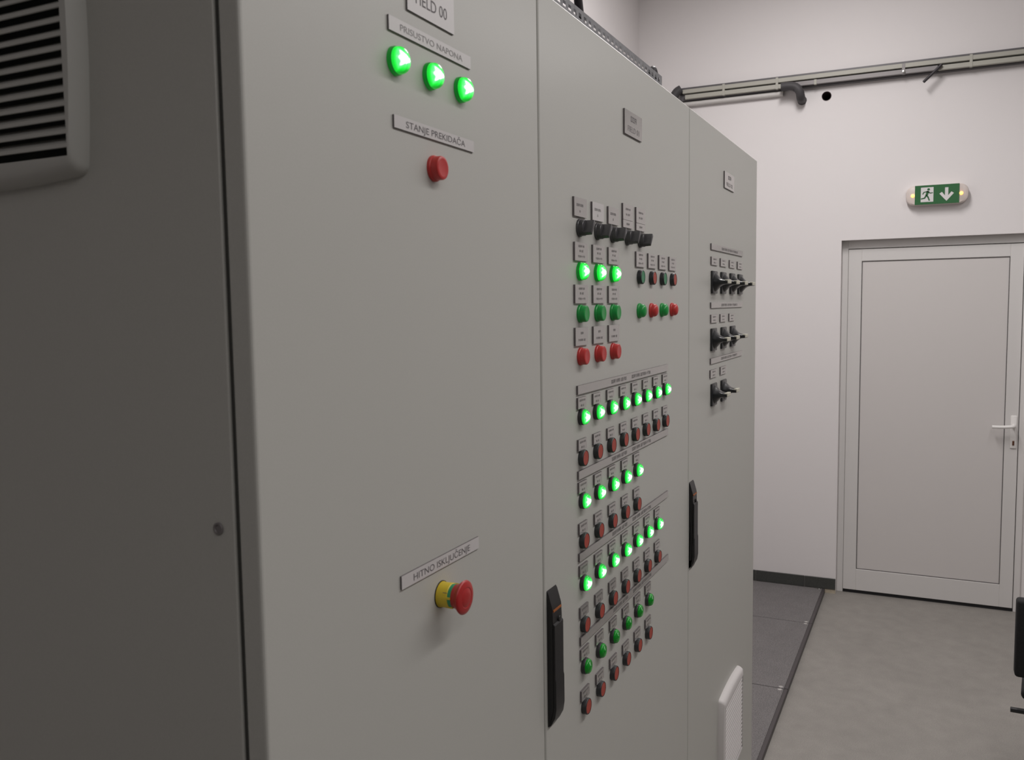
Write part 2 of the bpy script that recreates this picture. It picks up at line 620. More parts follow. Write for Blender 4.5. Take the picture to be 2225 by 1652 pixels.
def plate_me(w, h, m, th=0.0034):
    key = (round(w, 4), round(h, 4), m, th)
    if key not in _plates:
        bm = box_bm((-w / 2, -th, -h / 2), (w / 2, 0.0, h / 2), 0.0, 1)
        for f in bm.faces:
            f.material_index = 0 if f.normal.y < -0.5 else 1
        _plates[key] = finish(bm, 'name_plate', [m, 'plate_edge'], smooth=False, recalc=False)
    return _plates[key]


_scr = {}


def scribble_me(key, rows, m='ink_faint'):
    if key not in _scr:
        _scr[key] = finish(scribble_bm(rows), 'lettering', m, smooth=False, recalc=False)
    return _scr[key]


class Cab:
    """one cabinet: an Empty at the foot of its door, everything in coordinates of the row (x along, z up, door face at y = 0)"""

    def __init__(self, x0, x1, label):
        self.o = empty('control_cabinet', (x0, 0, 0), label, 'cabinet', 'row of control cabinets')
        self.x0, self.x1 = x0, x1

    def part(self, name, me, x=None, y=0.0, z=0.0, label=None, rot=(0, 0, 0)):
        x = self.x0 if x is None else x
        return obj(name, me, self.o, (x - self.x0, y, z), rot, label)

    def local(self, name, bm_or_me, label=None):
        return obj(name, bm_or_me, self.o, (-self.x0, 0, 0), (0, 0, 0), label)

    def plate(self, xl, xr, zb, zt, rows=None, text=None, m='plate', key=None, label=None, inkm=None):
        w, h = xr - xl, zt - zb
        thick = 0.0022 if self.x0 == X0 else 0.0034
        p = self.part('name_plate', plate_me(w, h, m, thick), (xl + xr) / 2, 0, (zb + zt) / 2, label)
        if text:
            for body, dz, th, tw, ik, bold in text:
                obj('lettering', text_me('lettering', body, th, tw, ik, bold), p, (0, -thick - 0.0002, dz))
        if rows and key == 'strip':                 # two words, two pieces of lettering
            for k, r in enumerate(rows):
                obj('lettering', scribble_me(key + str(k), [r], inkm or 'ink_faint'), p, (0, -thick - 0.0002, 0))
        elif rows:
            obj('lettering', scribble_me(key, rows, inkm or 'ink_faint'), p, (0, -thick - 0.0002, 0))
        return p

    def two(self, name, base, top, topname, x, z, label):
        b = self.part(name, ME[base], x, 0, z, label)
        obj(topname, ME[top], b)
        return b


X0, X1, X2, X3 = 0.5552, 1.1435, 1.9863, 2.8305
ZT = 2.1618
DT = 0.0205                     # door thickness
DEPTH = 0.60


def body_shell(xa, xb):
    bm = bmesh.new()
    box_bm((xa + (0.020 if xa == X0 else 0.004), DT + 0.005, 0.10), (xb - 0.001, DEPTH, ZT - 0.004), 0.0015, 1, bm)
    return finish(bm, 'body', 'paint_side', angle=14)


def door_me(xa, xb, name='door'):
    """folded sheet door: soft vertical edges and a wider fold along the top"""
    bm = box_bm((xa, 0.0, 0.112), (xb, DT, ZT))
    top = [e for e in bm.edges if all(v.co.y < 1e-5 and v.co.z > ZT - 1e-5 for v in e.verts)]
    bmesh.ops.bevel(bm, geom=top, offset=0.0065, segments=1, affect='EDGES', profile=0.5)
    side = [e for e in bm.edges if abs(e.verts[0].co.z - e.verts[1].co.z) > 1.0 and all(v.co.y < 1e-5 for v in e.verts)]
    bmesh.ops.bevel(bm, geom=side, offset=0.0032, segments=3, affect='EDGES', profile=0.5)
    return finish(bm, name, 'paint', angle=14)


def roof_me(xa, xb):
    return box_me('roof', (xa + 0.003, DT + 0.006, ZT - 0.0035), (xb - 0.001, DEPTH, ZT + 0.0010), 'paint_side', 0.001, 1)


def plinth_me(xa, xb):
    return box_me('plinth', (xa + 0.004, 0.040, 0.0), (xb - 0.001, DEPTH - 0.02, 0.10), 'plinth', 0.002, 1)


def gasket_me(xa, xb):
    return box_me('gasket', (xa + (0.016 if xa == X0 else 0.004), DT, 0.12), (xb - 0.004, DT + 0.005, ZT - 0.012), 'dark_gap')


def make_cab(x0, x1, label):
    c = Cab(x0, x1, label)
    c.local('body', body_shell(x0, x1))
    c.local('plinth', plinth_me(x0, x1), 'dark plinth under the cabinet')
    c.local('roof', roof_me(x0, x1))
    c.local('gasket', gasket_me(x0, x1), 'black door seal')
    xa = x0 + (0.0 if x0 == X0 else 0.0019)
    d = c.local('door', door_me(xa, x1 - 0.0019))
    return c, d


c1, d1 = make_cab(X0, X1, 'light grey cabinet with yellow and red emergency button and louvred side panel')
c2, d2 = make_cab(X1, X2, 'light grey control cabinet whose door is crowded with rows of indicator lamps')
c3, d3 = make_cab(X2, X3, 'light grey cabinet with black lever switches and white filter grille low on door')

# ---- side panel of the first cabinet
sp = c1.local('side_panel', box_me('side_panel', (X0 - 0.0005, 0.0266, 0.11), (X0 + 0.0035, DEPTH, ZT - 0.004), 'paint_side', 0.0016, 3))
sc = lathe_bm([(0.0055, 0.0), (0.0055, 0.0010), (0.0048, 0.0016), (0.0036, 0.0016), (0.0030, 0.0006), (0, 0.0004)], 20)
screw_me = finish(sc, 'screw', 'mid_metal')
obj('screw', screw_me, sp, (X0 - 0.0005, 0.044, 1.535), (0, 0, -math.pi / 2))
obj('screw', screw_me, sp, (X0 - 0.0005, 0.044, 0.65), (0, 0, -math.pi / 2))


def loop_pts(hw, hh, rc, bulge, n=10):
    """rounded rectangle whose sides bow outward a little"""
    pts = []
    for cx, cz, a0 in ((hw - rc, hh - rc, 0), (-hw + rc, hh - rc, 90), (-hw + rc, -hh + rc, 180), (hw - rc, -hh + rc, 270)):
        for k in range(5):
            a = math.radians(a0 + 90 * k / 4)
            pts.append((cx + rc * math.cos(a), cz + rc * math.sin(a)))
        # side toward the next corner
        nx = {0: (-1, 0), 90: (0, -1), 180: (1, 0), 270: (0, 1)}[a0]
        L = 2 * ((hw if nx[0] else hh) - rc)
        ex, ez = pts[-1]
        for k in range(1, n):
            pts.append((ex + nx[0] * L * k / n, ez + nx[1] * L * k / n))
    out = []
    for x, z in pts:
        bx = bulge * (1 - (z / hh) ** 2) * (x / hw)
        bz = bulge * (1 - (x / hw) ** 2) * (z / hh)
        out.append((x + bx, z + bz))
    return out


def cover_me(hw, hh, ix, iz0, iz1, p, m, bulge=0.0075):
    """louvre cover: bowed outer rim, rounded shoulder, rectangular opening"""
    bm = bmesh.new()
    outer = loop_pts(hw, hh, 0.008, bulge)
    l1 = [(x * (1 - 0.0015 / hw), z * (1 - 0.002 / hh)) for x, z in outer]
    l2 = [(x * (1 - 0.0030 / hw), z * (1 - 0.006 / hh)) for x, z in outer]
    l3 = [(x * (1 - 0.012 / hw), z * (1 - 0.012 / hh)) for x, z in outer] if ix < hw - 0.008 else [(x * (1 - 0.0045 / hw), z * (1 - 0.010 / hh)) for x, z in outer]
    zc, hz = (iz0 + iz1) / 2, (iz1 - iz0) / 2
    inner = [(max(-ix, min(ix, x * ix / (hw * 0.93))), zc + max(-hz, min(hz, z * hz / (hh * 0.93)))) for x, z in outer]
    loops = [(outer, 0.0), (outer, 0.004), (l1, p * 0.55), (l2, p * 0.85), (l3, p), (inner, p), (inner, 0.002)]
    rings = [[bm.verts.new((x, -q, z)) for x, z in lp] for lp, q in loops]
    n = len(outer)
    for a, b in zip(rings, rings[1:]):
        for k in range(n):
            j = (k + 1) % n
            try:
                bm.faces.new((a[k], a[j], b[j], b[k]))
            except ValueError:
                pass
    bmesh.ops.dissolve_degenerate(bm, dist=1e-6, edges=bm.edges)
    return finish(bm, 'vent_cover', m, angle=50)


def slat_me(hw, m, lip=0.0058, back=0.007, p=0.0165):
    bm = bmesh.new()
    prof = [(p, 0.0), (p, lip * 0.55), (p - 0.0035, lip), (0.003, back + 0.0045), (0.003, back + 0.003), (p - 0.003, lip * 0.45), (p - 0.002, 0.0)]
    a = [bm.verts.new((-hw, -q, z)) for q, z in prof]
    b = [bm.verts.new((hw, -q, z)) for q, z in prof]
    n = len(prof)
    for k in range(n):
        j = (k + 1) % n
        bm.faces.new((a[k], a[j], b[j], b[k]))
    bm.faces.new(a)
    bm.faces.new(b)
    return finish(bm, 'slat', m, angle=30)


def vent(parent, loc, rot, hw, hh, ix, iz0, iz1, p, n, pitch, z0, m, label):
    v = obj('vent_cover', cover_me(hw, hh, ix, iz0, iz1, p, m), parent, loc, rot, label)
    obj('filter_mat', box_me('filter_mat', (-ix, -0.0018, iz0), (ix, -0.0002, iz1), 'filter_cloth'), v, label='dark filter mat behind the slats')
    s = slat_me(ix - 0.0002, m)
    for k in range(n):
        obj('slat', s, v, (0, 0, z0 + k * pitch))
    return v


# louvred cover on the side panel (its normal is -x)
vent(c1.o, (0 - 0.0005, 0.3095, 1.9735), (0, 0, -math.pi / 2), 0.1312, 0.1310, 0.1262, -0.1168, 0.115, 0.0175, 19, 0.01186, -0.1092, 'vent_plastic', 'grey louvred ventilation cover on the side panel')

# ---- first cabinet door
c1.plate(0.803, 0.902, 2.0285, 2.078, text=[('FIELD 00', -0.0075, 0.0125, 0.066, 'ink', 0.0)], rows=[(0.004, 0.0135, 0.034, 0.0115, 3)], m='plate_white', key='np0', inkm='ink', label='white name plate reading FIELD 00')
c1.plate(0.767, 0.9405, 1.9990, 2.0135, text=[('PRISUSTVO NAPONA', 0, 0.0066, 0.132, 'ink_faint', 0.0)], m='plate_white', label='white strip reading PRISUSTVO NAPONA')
c1.plate(0.7725, 0.945, 1.9035, 1.9165, text=[('STANJE PREKIDAČA', 0, 0.0068, 0.128, 'ink', 0.0)], m='plate_white', label='white strip reading STANJE PREKIDAČA')
c1.plate(0.765, 0.940, 1.4232, 1.4378, text=[('HITNO ISKLJUČENJE', -0.0002, 0.0074, 0.128, 'ink', 0.0)], m='plate_white', label='white strip reading HITNO ISKLJUČENJE')
for x in (0.779, 0.848, 0.9165):
    c1.two('indicator_lamp', 'lamp_collar', 'lens_bright', 'lens', x, 1.9705, 'lit green indicator lamp')
c1.two('push_button', 'collar_red', 'cap_red', 'cap', 0.8525, 1.8725, 'raised red push button')

es = c1.part('emergency_stop', lathe_me('base', [(0.0148, 0.0), (0.0148, 0.0012), (0.0143, 0.0012), (0.0143, 0.0142), (0.0136, 0.0150), (0, 0.0150)], 'yellow', 40), 0.850, 0, 1.3925, 'yellow and red emergency stop button')
obj('gasket', lathe_me('gasket', [(0.0156, 0.0), (0.0156, 0.0010), (0, 0.0010)], 'dark_gap', 40), es)
rg = obj('lock_ring', lathe_me('lock_ring', [(0.0136, 0.0145), (0.0136, 0.0190), (0, 0.0190)], 'green_ring', 40), es, label='green ring behind the mushroom head')
for a in (200, 260, 20, 80):
    nb = box_bm((-0.0012, -0.0192, 0.0128), (0.0012, -0.0100, 0.0146), 0.0)
    bmesh.ops.rotate(nb, verts=nb.verts, matrix=Matrix.Rotation(math.radians(a + 15), 3, 'Y'), cent=(0, 0, 0))
    obj('mark', finish(nb, 'mark', 'yellow'), es)
nb = box_bm((-0.0003, -0.0150, 0.0141), (0.0003, -0.0095, 0.0145))
bmesh.ops.rotate(nb, verts=nb.verts, matrix=Matrix.Rotation(math.radians(-62), 3, 'Y'), cent=(0, 0, 0))
obj('mark', finish(nb, 'mark', 'ink'), es)
obj('mushroom_head', lathe_me('mushroom_head', [(0.0133, 0.0182), (0.0135, 0.0200), (0.0142, 0.0222), (0.0153, 0.0244), (0.0168, 0.0264), (0.0183, 0.0280), (0.0192, 0.0291), (0.0195, 0.0300), (0.0191, 0.0311), (0.0177, 0.0321), (0.0145, 0.0329), (0.0120, 0.0333), (0.0110, 0.0328), (0.0100, 0.0334), (0.0050, 0.0341), (0, 0.0343)], 'red_mushroom', 48), es, label='red mushroom head')

# ---- second cabinet door
LB = [(0, 0.0083, 0.026, 0.0034, 6), (0, 0.0010, 0.018, 0.0034, 4), (0, -0.0075, 0.030, 0.0034, 7)]
LC = [(0, 0.0052, 0.012, 0.0036, 3), (0, -0.0055, 0.032, 0.0036, 7)]
LS = [(-0.002, 0.0030, 0.032, 0.0042, 8), (-0.003, -0.0060, 0.005, 0.0036, 1)]
LU = [(0, 0.0050, 0.028, 0.0036, 6), (0, -0.0045, 0.024, 0.0036, 5)]
LL = [(0, 0.0, 0.020, 0.0036, 4)]
LR = [(0, 0.0040, 0.026, 0.0030, 6), (0, -0.0042, 0.014, 0.0034, 3)]
c2.plate(1.5145, 1.617, 2.0220, 2.0650, text=[('FIELD 01', -0.0095, 0.0100, 0.066, 'ink_faint', 0.0)], rows=[(0.0, 0.0090, 0.036, 0.0095, 3)], m='plate', key='np1', label='grey name plate with two lines of print')
cols = (1.296, 1.3765, 1.4535, 1.534, 1.611)
for k, x in enumerate(cols):
    b = c2.part('selector_switch', ME['selector_base'], x, 0, 1.8400, 'black rotary selector switch')
    obj('grip', ME['grip'], b)
    xl = (1.268, 1.348, 1.426, 1.504, 1.581)[k]
    if k < 3:
        c2.plate(xl, xl + 0.054, 1.857, 1.886, LS, m='plate_white' if k == 1 else 'plate', key='ls')
    else:
        c2.plate(xl, xl + 0.056, 1.8708, 1.899, LU, key='lu')
        c2.plate(xl, xl + 0.056, 1.8570, 1.8702, LL, key='ll')
for k in range(3):
    x = (1.2965, 1.3755, 1.4525)[k]
    xl = (1.2695, 1.350, 1.4258)[k]
    c2.plate(xl, xl + 0.055, 1.789, 1.8175, LB, key='lb')
    c2.two('indicator_lamp', 'lamp_collar', 'lens_bright', 'lens', x, 1.7728, 'lit green indicator lamp')
    c2.plate(xl, xl + 0.056, 1.723, 1.752, LB, key='lb')
    c2.two('push_button', 'collar_green', 'cap_green', 'cap', x, 1.7066, 'raised green push button')
    c2.plate(xl, xl + 0.055, 1.657, 1.6852, LC, key='lc')
    c2.two('push_button', 'collar_red', 'cap_red', 'cap', x, 1.6394, 'raised red push button')
for k in range(4):
    x = (1.606, 1.684, 1.759, 1.835)[k]
    xl = (1.581, 1.658, 1.733, 1.8085)[k]
    g = k % 2 == 0
    c2.plate(xl, xl + 0.055, 1.7900, 1.8180, LB, key='lb')
    c2.two('push_button', 'bezel', 'cap_green_flush' if g else 'cap_red_flush', 'cap', x, 1.7710, 'flush %s push button in black bezel' % ('green' if g else 'red'))
    c2.two('indicator_lamp', 'collar_green' if g else 'collar_red', 'dome_green' if g else 'dome_red', 'lens', x, 1.7078, 'unlit %s indicator lamp' % ('green' if g else 'red'))
for k, (zb, zt, dx) in enumerate(((1.5803, 1.5942, 0.0), (1.4450, 1.4582, 0.001), (1.3120, 1.3250, 0.002), (1.1730, 1.1865, 0.005))):
    c2.plate(1.278 + dx, 1.7985 + dx, zb, zt, [(-0.060, 0, 0.085, 0.0062, 13), (0.072, 0.0, 0.120, 0.0062, 18)], key='strip', label='long label strip across the door')
rows = [  # kind, n, label left, pitch, label bottom, button z
    ('lit', 8, 1.2783, 0.0687, 1.5572, 1.5436), ('red', 8, 1.2790, 0.0687, 1.4905, 1.4776),
    ('lit', 5, 1.2800, 0.0708, 1.4220, 1.4082), ('red', 5, 1.2805, 0.0706, 1.3555, 1.3430),
    ('lit', 7, 1.2812, 0.0700, 1.2868, 1.2730), ('red', 7, 1.2820, 0.0700, 1.2180, 1.2040),
    ('off', 6, 1.2840, 0.0706, 1.1478, 1.1335), ('red', 6, 1.2842, 0.0706, 1.0788, 1.0657)]
for kind, n, xl, pitch, zb, zz in rows:
    for k in range(n):
        x = xl + pitch * k
        c2.plate(x, x + 0.036, zb, zb + 0.0178, LR, key='lr')
        bx = x + 0.0178
        if kind == 'lit':
            c2.two('indicator_lamp', 'row_bezel', 'lens_row', 'lens', bx, zz, 'lit green indicator lamp in black bezel')
        elif kind == 'off':
            c2.two('indicator_lamp', 'row_bezel', 'lens_off', 'lens', bx, zz, 'unlit green indicator lamp in black bezel')
        else:
            c2.two('push_button', 'bezel', 'cap_red_flush', 'cap', bx, zz, 'flush red push button in black bezel')


def swing_handle(cab, xl, w, zb, zt, tail):
    def prism(secs, x0, x1, m, bev, name):
        # secs: (z, outward) profile of the side, swept across the width
        bm = bmesh.new()
        a = [bm.verts.new((x0, -p, z)) for z, p in secs]
        b = [bm.verts.new((x1, -p, z)) for z, p in secs]
        n = len(secs)
        for k in range(n):
            j = (k + 1) % n
            bm.faces.new((a[k], a[j], b[j], b[k]))
        bm.faces.new(a)
        bm.faces.new(b)
        bmesh.ops.recalc_face_normals(bm, faces=bm.faces)
        if bev:
            bmesh.ops.bevel(bm, geom=list(bm.edges), offset=bev, segments=2, affect='EDGES')
        return finish(bm, name, m)
    h = zt - zb
    base = cab.part('door_handle', prism([(0, 0), (h, 0), (h - 0.004, 0.0025), (h - 0.026, 0.0088), (h - 0.045, 0.0096), (tail + 0.012, 0.0060), (tail, 0.004), (tail, 0)] if tail else [(0, 0), (h, 0), (h - 0.004, 0.0025), (h - 0.026, 0.0088), (h - 0.045, 0.0096), (0.030, 0.0096), (0.004, 0.003)], 0, w, 'handle_black', 0.0006, 'door_handle'), xl, 0, zb, 'black swing handle')
    g = [(h - 0.049, 0.0097), (h - 0.052, 0.0122), (0.075, 0.0122), (0.073, 0.0132), (0.030, 0.0134), (0.016, 0.0112), (0.004, 0.0050), (0.000, 0.0036 if tail else 0.0012), (0.012, 0.0050 if tail else 0.0050), (0.030, 0.0090)]
    obj('grip', prism(g, 0.0012, w - 0.0012, 'handle_face', 0.0004, 'grip'), base)
    obj('mark', finish(box_bm((0.003, -0.0103, h - 0.0320), (w - 0.003, -0.0080, h - 0.0290)), 'mark', 'orange'), base, label='orange line across the handle')
    obj('lock_cover', finish(lathe_bm([(0.0046, 0.009), (0.0046, 0.0108), (0.0036, 0.0118), (0, 0.0120)], 20, None, w * 0.66, h - 0.0475), 'lock_cover', 'handle_face'), base)


swing_handle(c2, 1.1525, 0.0355, 1.0950, 1.3035, 0)
swing_handle(c3, 1.9910, 0.0380, 1.1000, 1.3060, 0.020)

# ---- third cabinet door
c3.plate(2.3445, 2.466, 2.0215, 2.0640, text=[('FIELD 02', -0.0095, 0.0100, 0.076, 'ink_faint', 0.0)], rows=[(0.0, 0.0090, 0.040, 0.0095, 3)], key='np2', label='grey name plate with two lines of print')
for zb, zt in ((1.8530, 1.8680), (1.7080, 1.7220), (1.5675, 1.5815)):
    c3.plate(2.196, 2.598, zb, zt, [(0.02, 0, 0.21, 0.0065, 22)], key='strip3', label='long label strip across the door')
LV = [(0, 0.0042, 0.036, 0.0036, 5), (0, -0.0042, 0.026, 0.0036, 4)]
for zc, zb, xs, xls in ((1.7725, 1.8155, (2.2025, 2.3100, 2.4250, 2.5335), (2.198, 2.303, 2.4155, 2.5235)),
                        (1.6283, 1.6710, (2.2000, 2.3165, 2.4340), (2.197, 2.3035, 2.4145)),
                        (1.4882, 1.5320, (2.2045, 2.3205), (2.193, 2.309))):
    for x in xs:
        b = c3.part('cam_switch', ME['cam_plate'], x + 0.0285, 0, zc, 'square black rotary switch with finger grip')
        obj('knob', ME['cam_knob'], b)
        obj('pointer_line', ME['cam_line'], b, label='cream strip along the finger grip')
    for x in xls:
        c3.plate(x, x + 0.072, zb, zb + 0.0202, LV, key='lv')
vent(c3.o, (2.4530 - X2, 0, 0.509), (0, 0, 0), 0.1312, 0.1310, 0.1215, -0.1150, 0.1060, 0.0185, 18, 0.01186, -0.1092, 'filter_plastic', 'white filter grille low on the door')

# ------------------------------------------------------------------ floor cover plates along the wall side
PT = 0.0236
edges_x = (2.850, 3.8790, 4.7500, XW - 0.012)
labels = ('speckled dark grey floor cover plate reaching out from under the cabinets', 'speckled dark grey floor cover plate between the two floor joints',
          'short speckled dark grey floor cover plate against the tiled baseboard')
screw2 = lathe_bm([(0.010, 0.0), (0.010, 0.0012), (0.007, 0.0022), (0.003, 0.0022), (0.0025, 0.0012), (0, 0.0012)], 18)
bmesh.ops.rotate(screw2, verts=screw2.verts, matrix=Matrix.Rotation(-math.pi / 2, 3, 'X'), cent=(0, 0, 0))
screw2_me = finish(screw2, 'screw', 'bright_metal')
for k in range(3):
    a, b = edges_x[k] + 0.003, edges_x[k + 1] - 0.003
    t = empty('floor_cover_plate', (a, 0.048, 0.0), labels[k], 'floor plate', 'cover plates beside the cabinets')
    obj('plate', box_me('plate', (0, 0.001, 0.0), (b - a, YL - 0.060, PT), 'rubber', 0.0012, 1), t)
    obj('edge_strip', box_me('edge_strip', (0, -0.0150, 0.0), (b - a, 0.0, PT + 0.0012), 'edge_steel', 0.001, 1), t, label='dark steel edge of the plate')
    for sx in (0.012, b - a - 0.012):
        obj('screw', screw2_me, t, (sx, 0.0165, PT))

# ------------------------------------------------------------------ wall rail with its hose and cables
rail = empty('cable_rail', (XW, 0, 2.936), 'twin beige cable rail running along the white wall above the door', 'cable rail')


def rpart(name, y0, y1, z0, z1, xa, xb, m, bev=0.0, label=None):
    return obj(name, box_me(name, (xa - XW, y0, z0 - 2.936), (xb - XW, y1, z1 - 2.936), m, bev, 2), rail, label=label)


rpart('back_plate', -1.60, 0.905, 2.9360, 3.0150, XW - 0.030, XW - 0.0005, 'dark_metal', 0, 'dark back of the rail')
rpart('upper_bar', -1.60, 0.885, 2.9760, 2.9995, XW - 0.054, XW - 0.030, 'beige_rail', 0.002)
rpart('lower_bar', 0.285, 0.870, 2.9425, 2.9670, XW - 0.054, XW - 0.030, 'beige_rail', 0.002)
rpart('lower_bar', -1.60, -0.500, 2.9425, 2.9670, XW - 0.054, XW - 0.030, 'beige_rail', 0.002)
rpart('filler_bar', -0.498, 0.283, 2.9440, 2.9690, XW - 0.052, XW - 0.030, 'mid_metal', 0.002, 'grey filler piece between the beige bars')
for y in (0.640, 0.335, -0.655, -1.25):
    rpart('clip', y - 0.007, y + 0.007, 2.9400, 3.0050, XW - 0.056, XW - 0.028, 'beige_rail', 0.001)
rpart('clip', 0.118, 0.132, 2.9420, 2.9700, XW - 0.054, XW - 0.028, 'beige_rail', 0.001)
rpart('clip', -0.338, -0.322, 2.9420, 2.9980, XW - 0.055, XW - 0.028, 'mid_metal', 0.001)
bolt = lathe_bm([(0.0085, 0.0), (0.0085, 0.004), (0.006, 0.007), (0, 0.008)], 16)
bmesh.ops.rotate(bolt, verts=bolt.verts, matrix=Matrix.Rotation(-math.pi / 2, 3, 'Z'), cent=(0, 0, 0))
obj('bolt', finish(bolt, 'bolt', 'bright_metal'), rail, (-0.055, -0.330, 2.955 - 2.936), label='shiny bolt head')

tag(obj('rail_shadow_tube', finish(tube_bm([(XW - 0.016, 0.305, 2.9195), (XW - 0.016, 0.90, 2.9195)], 0.0150, 16), 'rail_shadow_tube', 'rail_shadow_tube')), 'pale grey tube in place of the shadow under the left part of the rail', 'pipe')  # tube added in place of the soft shadow below the rail
tag(obj('conduit_elbow', finish(tube_bm(smooth_path([(XW - 0.082, 0.306, 2.942), (XW - 0.082, 0.266, 2.943), (XW - 0.081, 0.228, 2.933), (XW - 0.078, 0.207, 2.908), (XW - 0.066, 0.202, 2.884), (XW - 0.030, 0.202, 2.873), (XW + 0.12, 0.202, 2.872)], 7), 0.0240, 18, None, 0.05), 'conduit_elbow', 'hose')), 'dark grey hose bending from the rail into the wall', 'hose')
slv = lathe_bm([(0.0262, 0.0015), (0.0240, 0.0015), (0.0240, -0.195), (0.0, -0.195)], 28)
bmesh.ops.rotate(slv, verts=slv.verts, matrix=Matrix.Rotation(-math.pi / 2, 3, 'Z'), cent=(0, 0, 0))
tag(obj('pipe_sleeve', finish(slv, 'pipe_sleeve', 'hole', recalc=False), None, (XW, 0.069, 2.882)), 'open dark round pipe hole in the wall under the rail', 'pipe')
tag(obj('cable_stub', finish(tube_bm(smooth_path([(XW - 0.066, -0.515, 2.968), (XW - 0.067, -0.500, 2.952), (XW - 0.070, -0.462, 2.915), (XW - 0.074, -0.430, 2.884)], 5), 0.0075, 12), 'cable_stub', 'cable')), 'short dark cable end poking down from the rail above the exit sign', 'cable')
tag(obj('cable_bundle', finish(tube_bm(smooth_path([(XW - 0.045, 0.895, 3.006), (XW - 0.052, 0.925, 2.985), (XW - 0.055, 0.940, 2.93), (XW - 0.055, 0.945, 2.70), (XW - 0.055, 0.945, 2.30)], 6), 0.026, 14), 'cable_bundle', 'hose')), 'dark cable bundle dropping from the rail end behind the cabinets', 'cable')

# ------------------------------------------------------------------ perforated tray and cable on the cabinet roofs
TRX0, TRX1, TRY, TRZ0, TRZ1 = 0.62, 2.115, 0.10, ZT + 0.0012, 2.2655


def tray_side():
    bm = bmesh.new()
    xs = [TRX0]
    zs = [TRZ0, TRZ0 + 0.020, TRZ0 + 0.030, TRZ0 + 0.050, TRZ0 + 0.060, TRZ1 - 0.0175, TRZ1 - 0.0080, TRZ1]
    pitch, slot = 0.026, 0.013
    x = TRX0
    while x + pitch < TRX1:
        xs += [x + (pitch - slot) / 2, x + (pitch + slot) / 2]
        x += pitch
    xs.append(TRX1)
    g = {}
    for i, xx in enumerate(xs):
        for j, zz in enumerate(zs):
            g[i, j] = bm.verts.new((xx, TRY, zz))
    for i in range(len(xs) - 1):
        for j in range(len(zs) - 1):
            if i % 2 == 1 and j in (1, 3, 5):
                continue
            bm.faces.new((g[i, j], g[i + 1, j], g[i + 1, j + 1], g[i, j + 1]))
    bmesh.ops.solidify(bm, geom=list(bm.faces), thickness=0.0012)
    box_bm((TRX0, TRY, TRZ1 - 0.0014), (TRX1, TRY + 0.014, TRZ1), 0, 1, bm)
    return finish(bm, 'side_rail', 'galvanised', smooth=False)


tray = empty('cable_tray', (TRX0, TRY, TRZ0), 'perforated galvanised cable tray lying on the cabinet roofs', 'cable tray')
sr_me = tray_side()
obj('side_rail', sr_me, tray, (-TRX0, -TRY, -TRZ0))
obj('side_rail', sr_me, tray, (-TRX0, -TRY + 0.20, -TRZ0))
obj('tray_floor', box_me('tray_floor', (0, 0.002, 0.0004), (TRX1 - TRX0, 0.1995, 0.0018), 'galvanised'), tray)
tag(obj('power_cable', finish(tube_bm(smooth_path([(1.705, 0.150, TRZ0 + 0.012), (1.700, 0.145, 2.235), (1.672, 0.140, 2.290), (1.632, 0.135, 2.360), (1.560, 0.130, 2.50), (1.46, 0.13, 2.75), (1.38, 0.13, 3.3), (1.36, 0.13, 4.195)], 6), 0.0085, 12), 'power_cable', 'cable')), 'thick black cable rising out of the roof tray', 'cable')
tag(obj('tray_cable', finish(tube_bm(smooth_path([(2.03, 0.130, TRZ0 + 0.0115), (2.085, 0.130, 2.190), (2.112, 0.130, 2.255), (2.134, 0.128, 2.290), (2.152, 0.124, 2.262), (2.170, 0.118, 2.205), (2.205, 0.112, ZT + 0.0105), (2.40, 0.12, ZT + 0.0105)], 6), 0.0085, 12), 'tray_cable', 'cable')), 'black cable spilling over the far end of the roof tray', 'cable')

# ------------------------------------------------------------------ exit sign
SX = XW - 0.0455
sign = empty('exit_sign', (XW, -0.509, 2.289), 'green emergency exit sign with running figure and arrow on white wall', 'exit sign')


def sgn_outline(hw, hh, r, n=10):
    pts = []
    for cx, cz, a0 in ((hw - r, hh - r, 0), (-hw + r, hh - r, 90), (-hw + r, -hh + r, 180), (hw - r, -hh + r, 270)):
        for k in range(n + 1):
            a = math.radians(a0 + 90 * k / n)
            pts.append((cx + r * math.cos(a), cz + r * math.sin(a)))
    return pts


def housing_me():
    bm = bmesh.new()
    rings = []
    for hw, hh, r, d in ((0.150, 0.050, 0.040, 0.0005), (0.1535, 0.0525, 0.043, 0.006), (0.1535, 0.0525, 0.043, 0.030), (0.1500, 0.0510, 0.042, 0.040), (0.1400, 0.0490, 0.040, 0.0445)):
        rings.append([bm.verts.new((-d, -x, z)) for x, z in sgn_outline(hw, hh, r)])
    n = len(rings[0])
    for a, b in zip(rings, rings[1:]):
        for k in range(n):
            j = (k + 1) % n
            bm.faces.new((a[k], a[j], b[j], b[k]))
    bm.faces.new(rings[0])
    bm.faces.new(rings[-1])
    return finish(bm, 'housing', 'sign_body')


obj('housing', housing_me(), sign)
fp = obj('face_plate', box_me('face_plate', (-0.0470, -0.1085, -0.0515), (-0.0440, 0.1085, 0.0515), 'sign_green', 0.0006, 1), sign, label='green face of the sign')


def poly_me(name, polys, m, x):
    """flat shapes on the sign face; points given as (right, up) seen from the room"""
    bm = bmesh.new()
    for P in polys:
        vs = [bm.verts.new((x, -u, v)) for u, v in P]
        f = bm.faces.new(vs)
        f.normal_update()
        if f.normal.x > 0:
            f.normal_flip()
    bmesh.ops.triangulate(bm, faces=bm.faces)
    return finish(bm, name, m, smooth=False, recalc=False)


# doorway shape, then the running figure over it
obj('doorway', poly_me('doorway', [[(-0.079, -0.038), (-0.017, -0.038), (-0.017, 0.040), (-0.079, 0.040)]], 'sign_white', -0.0473), fp)


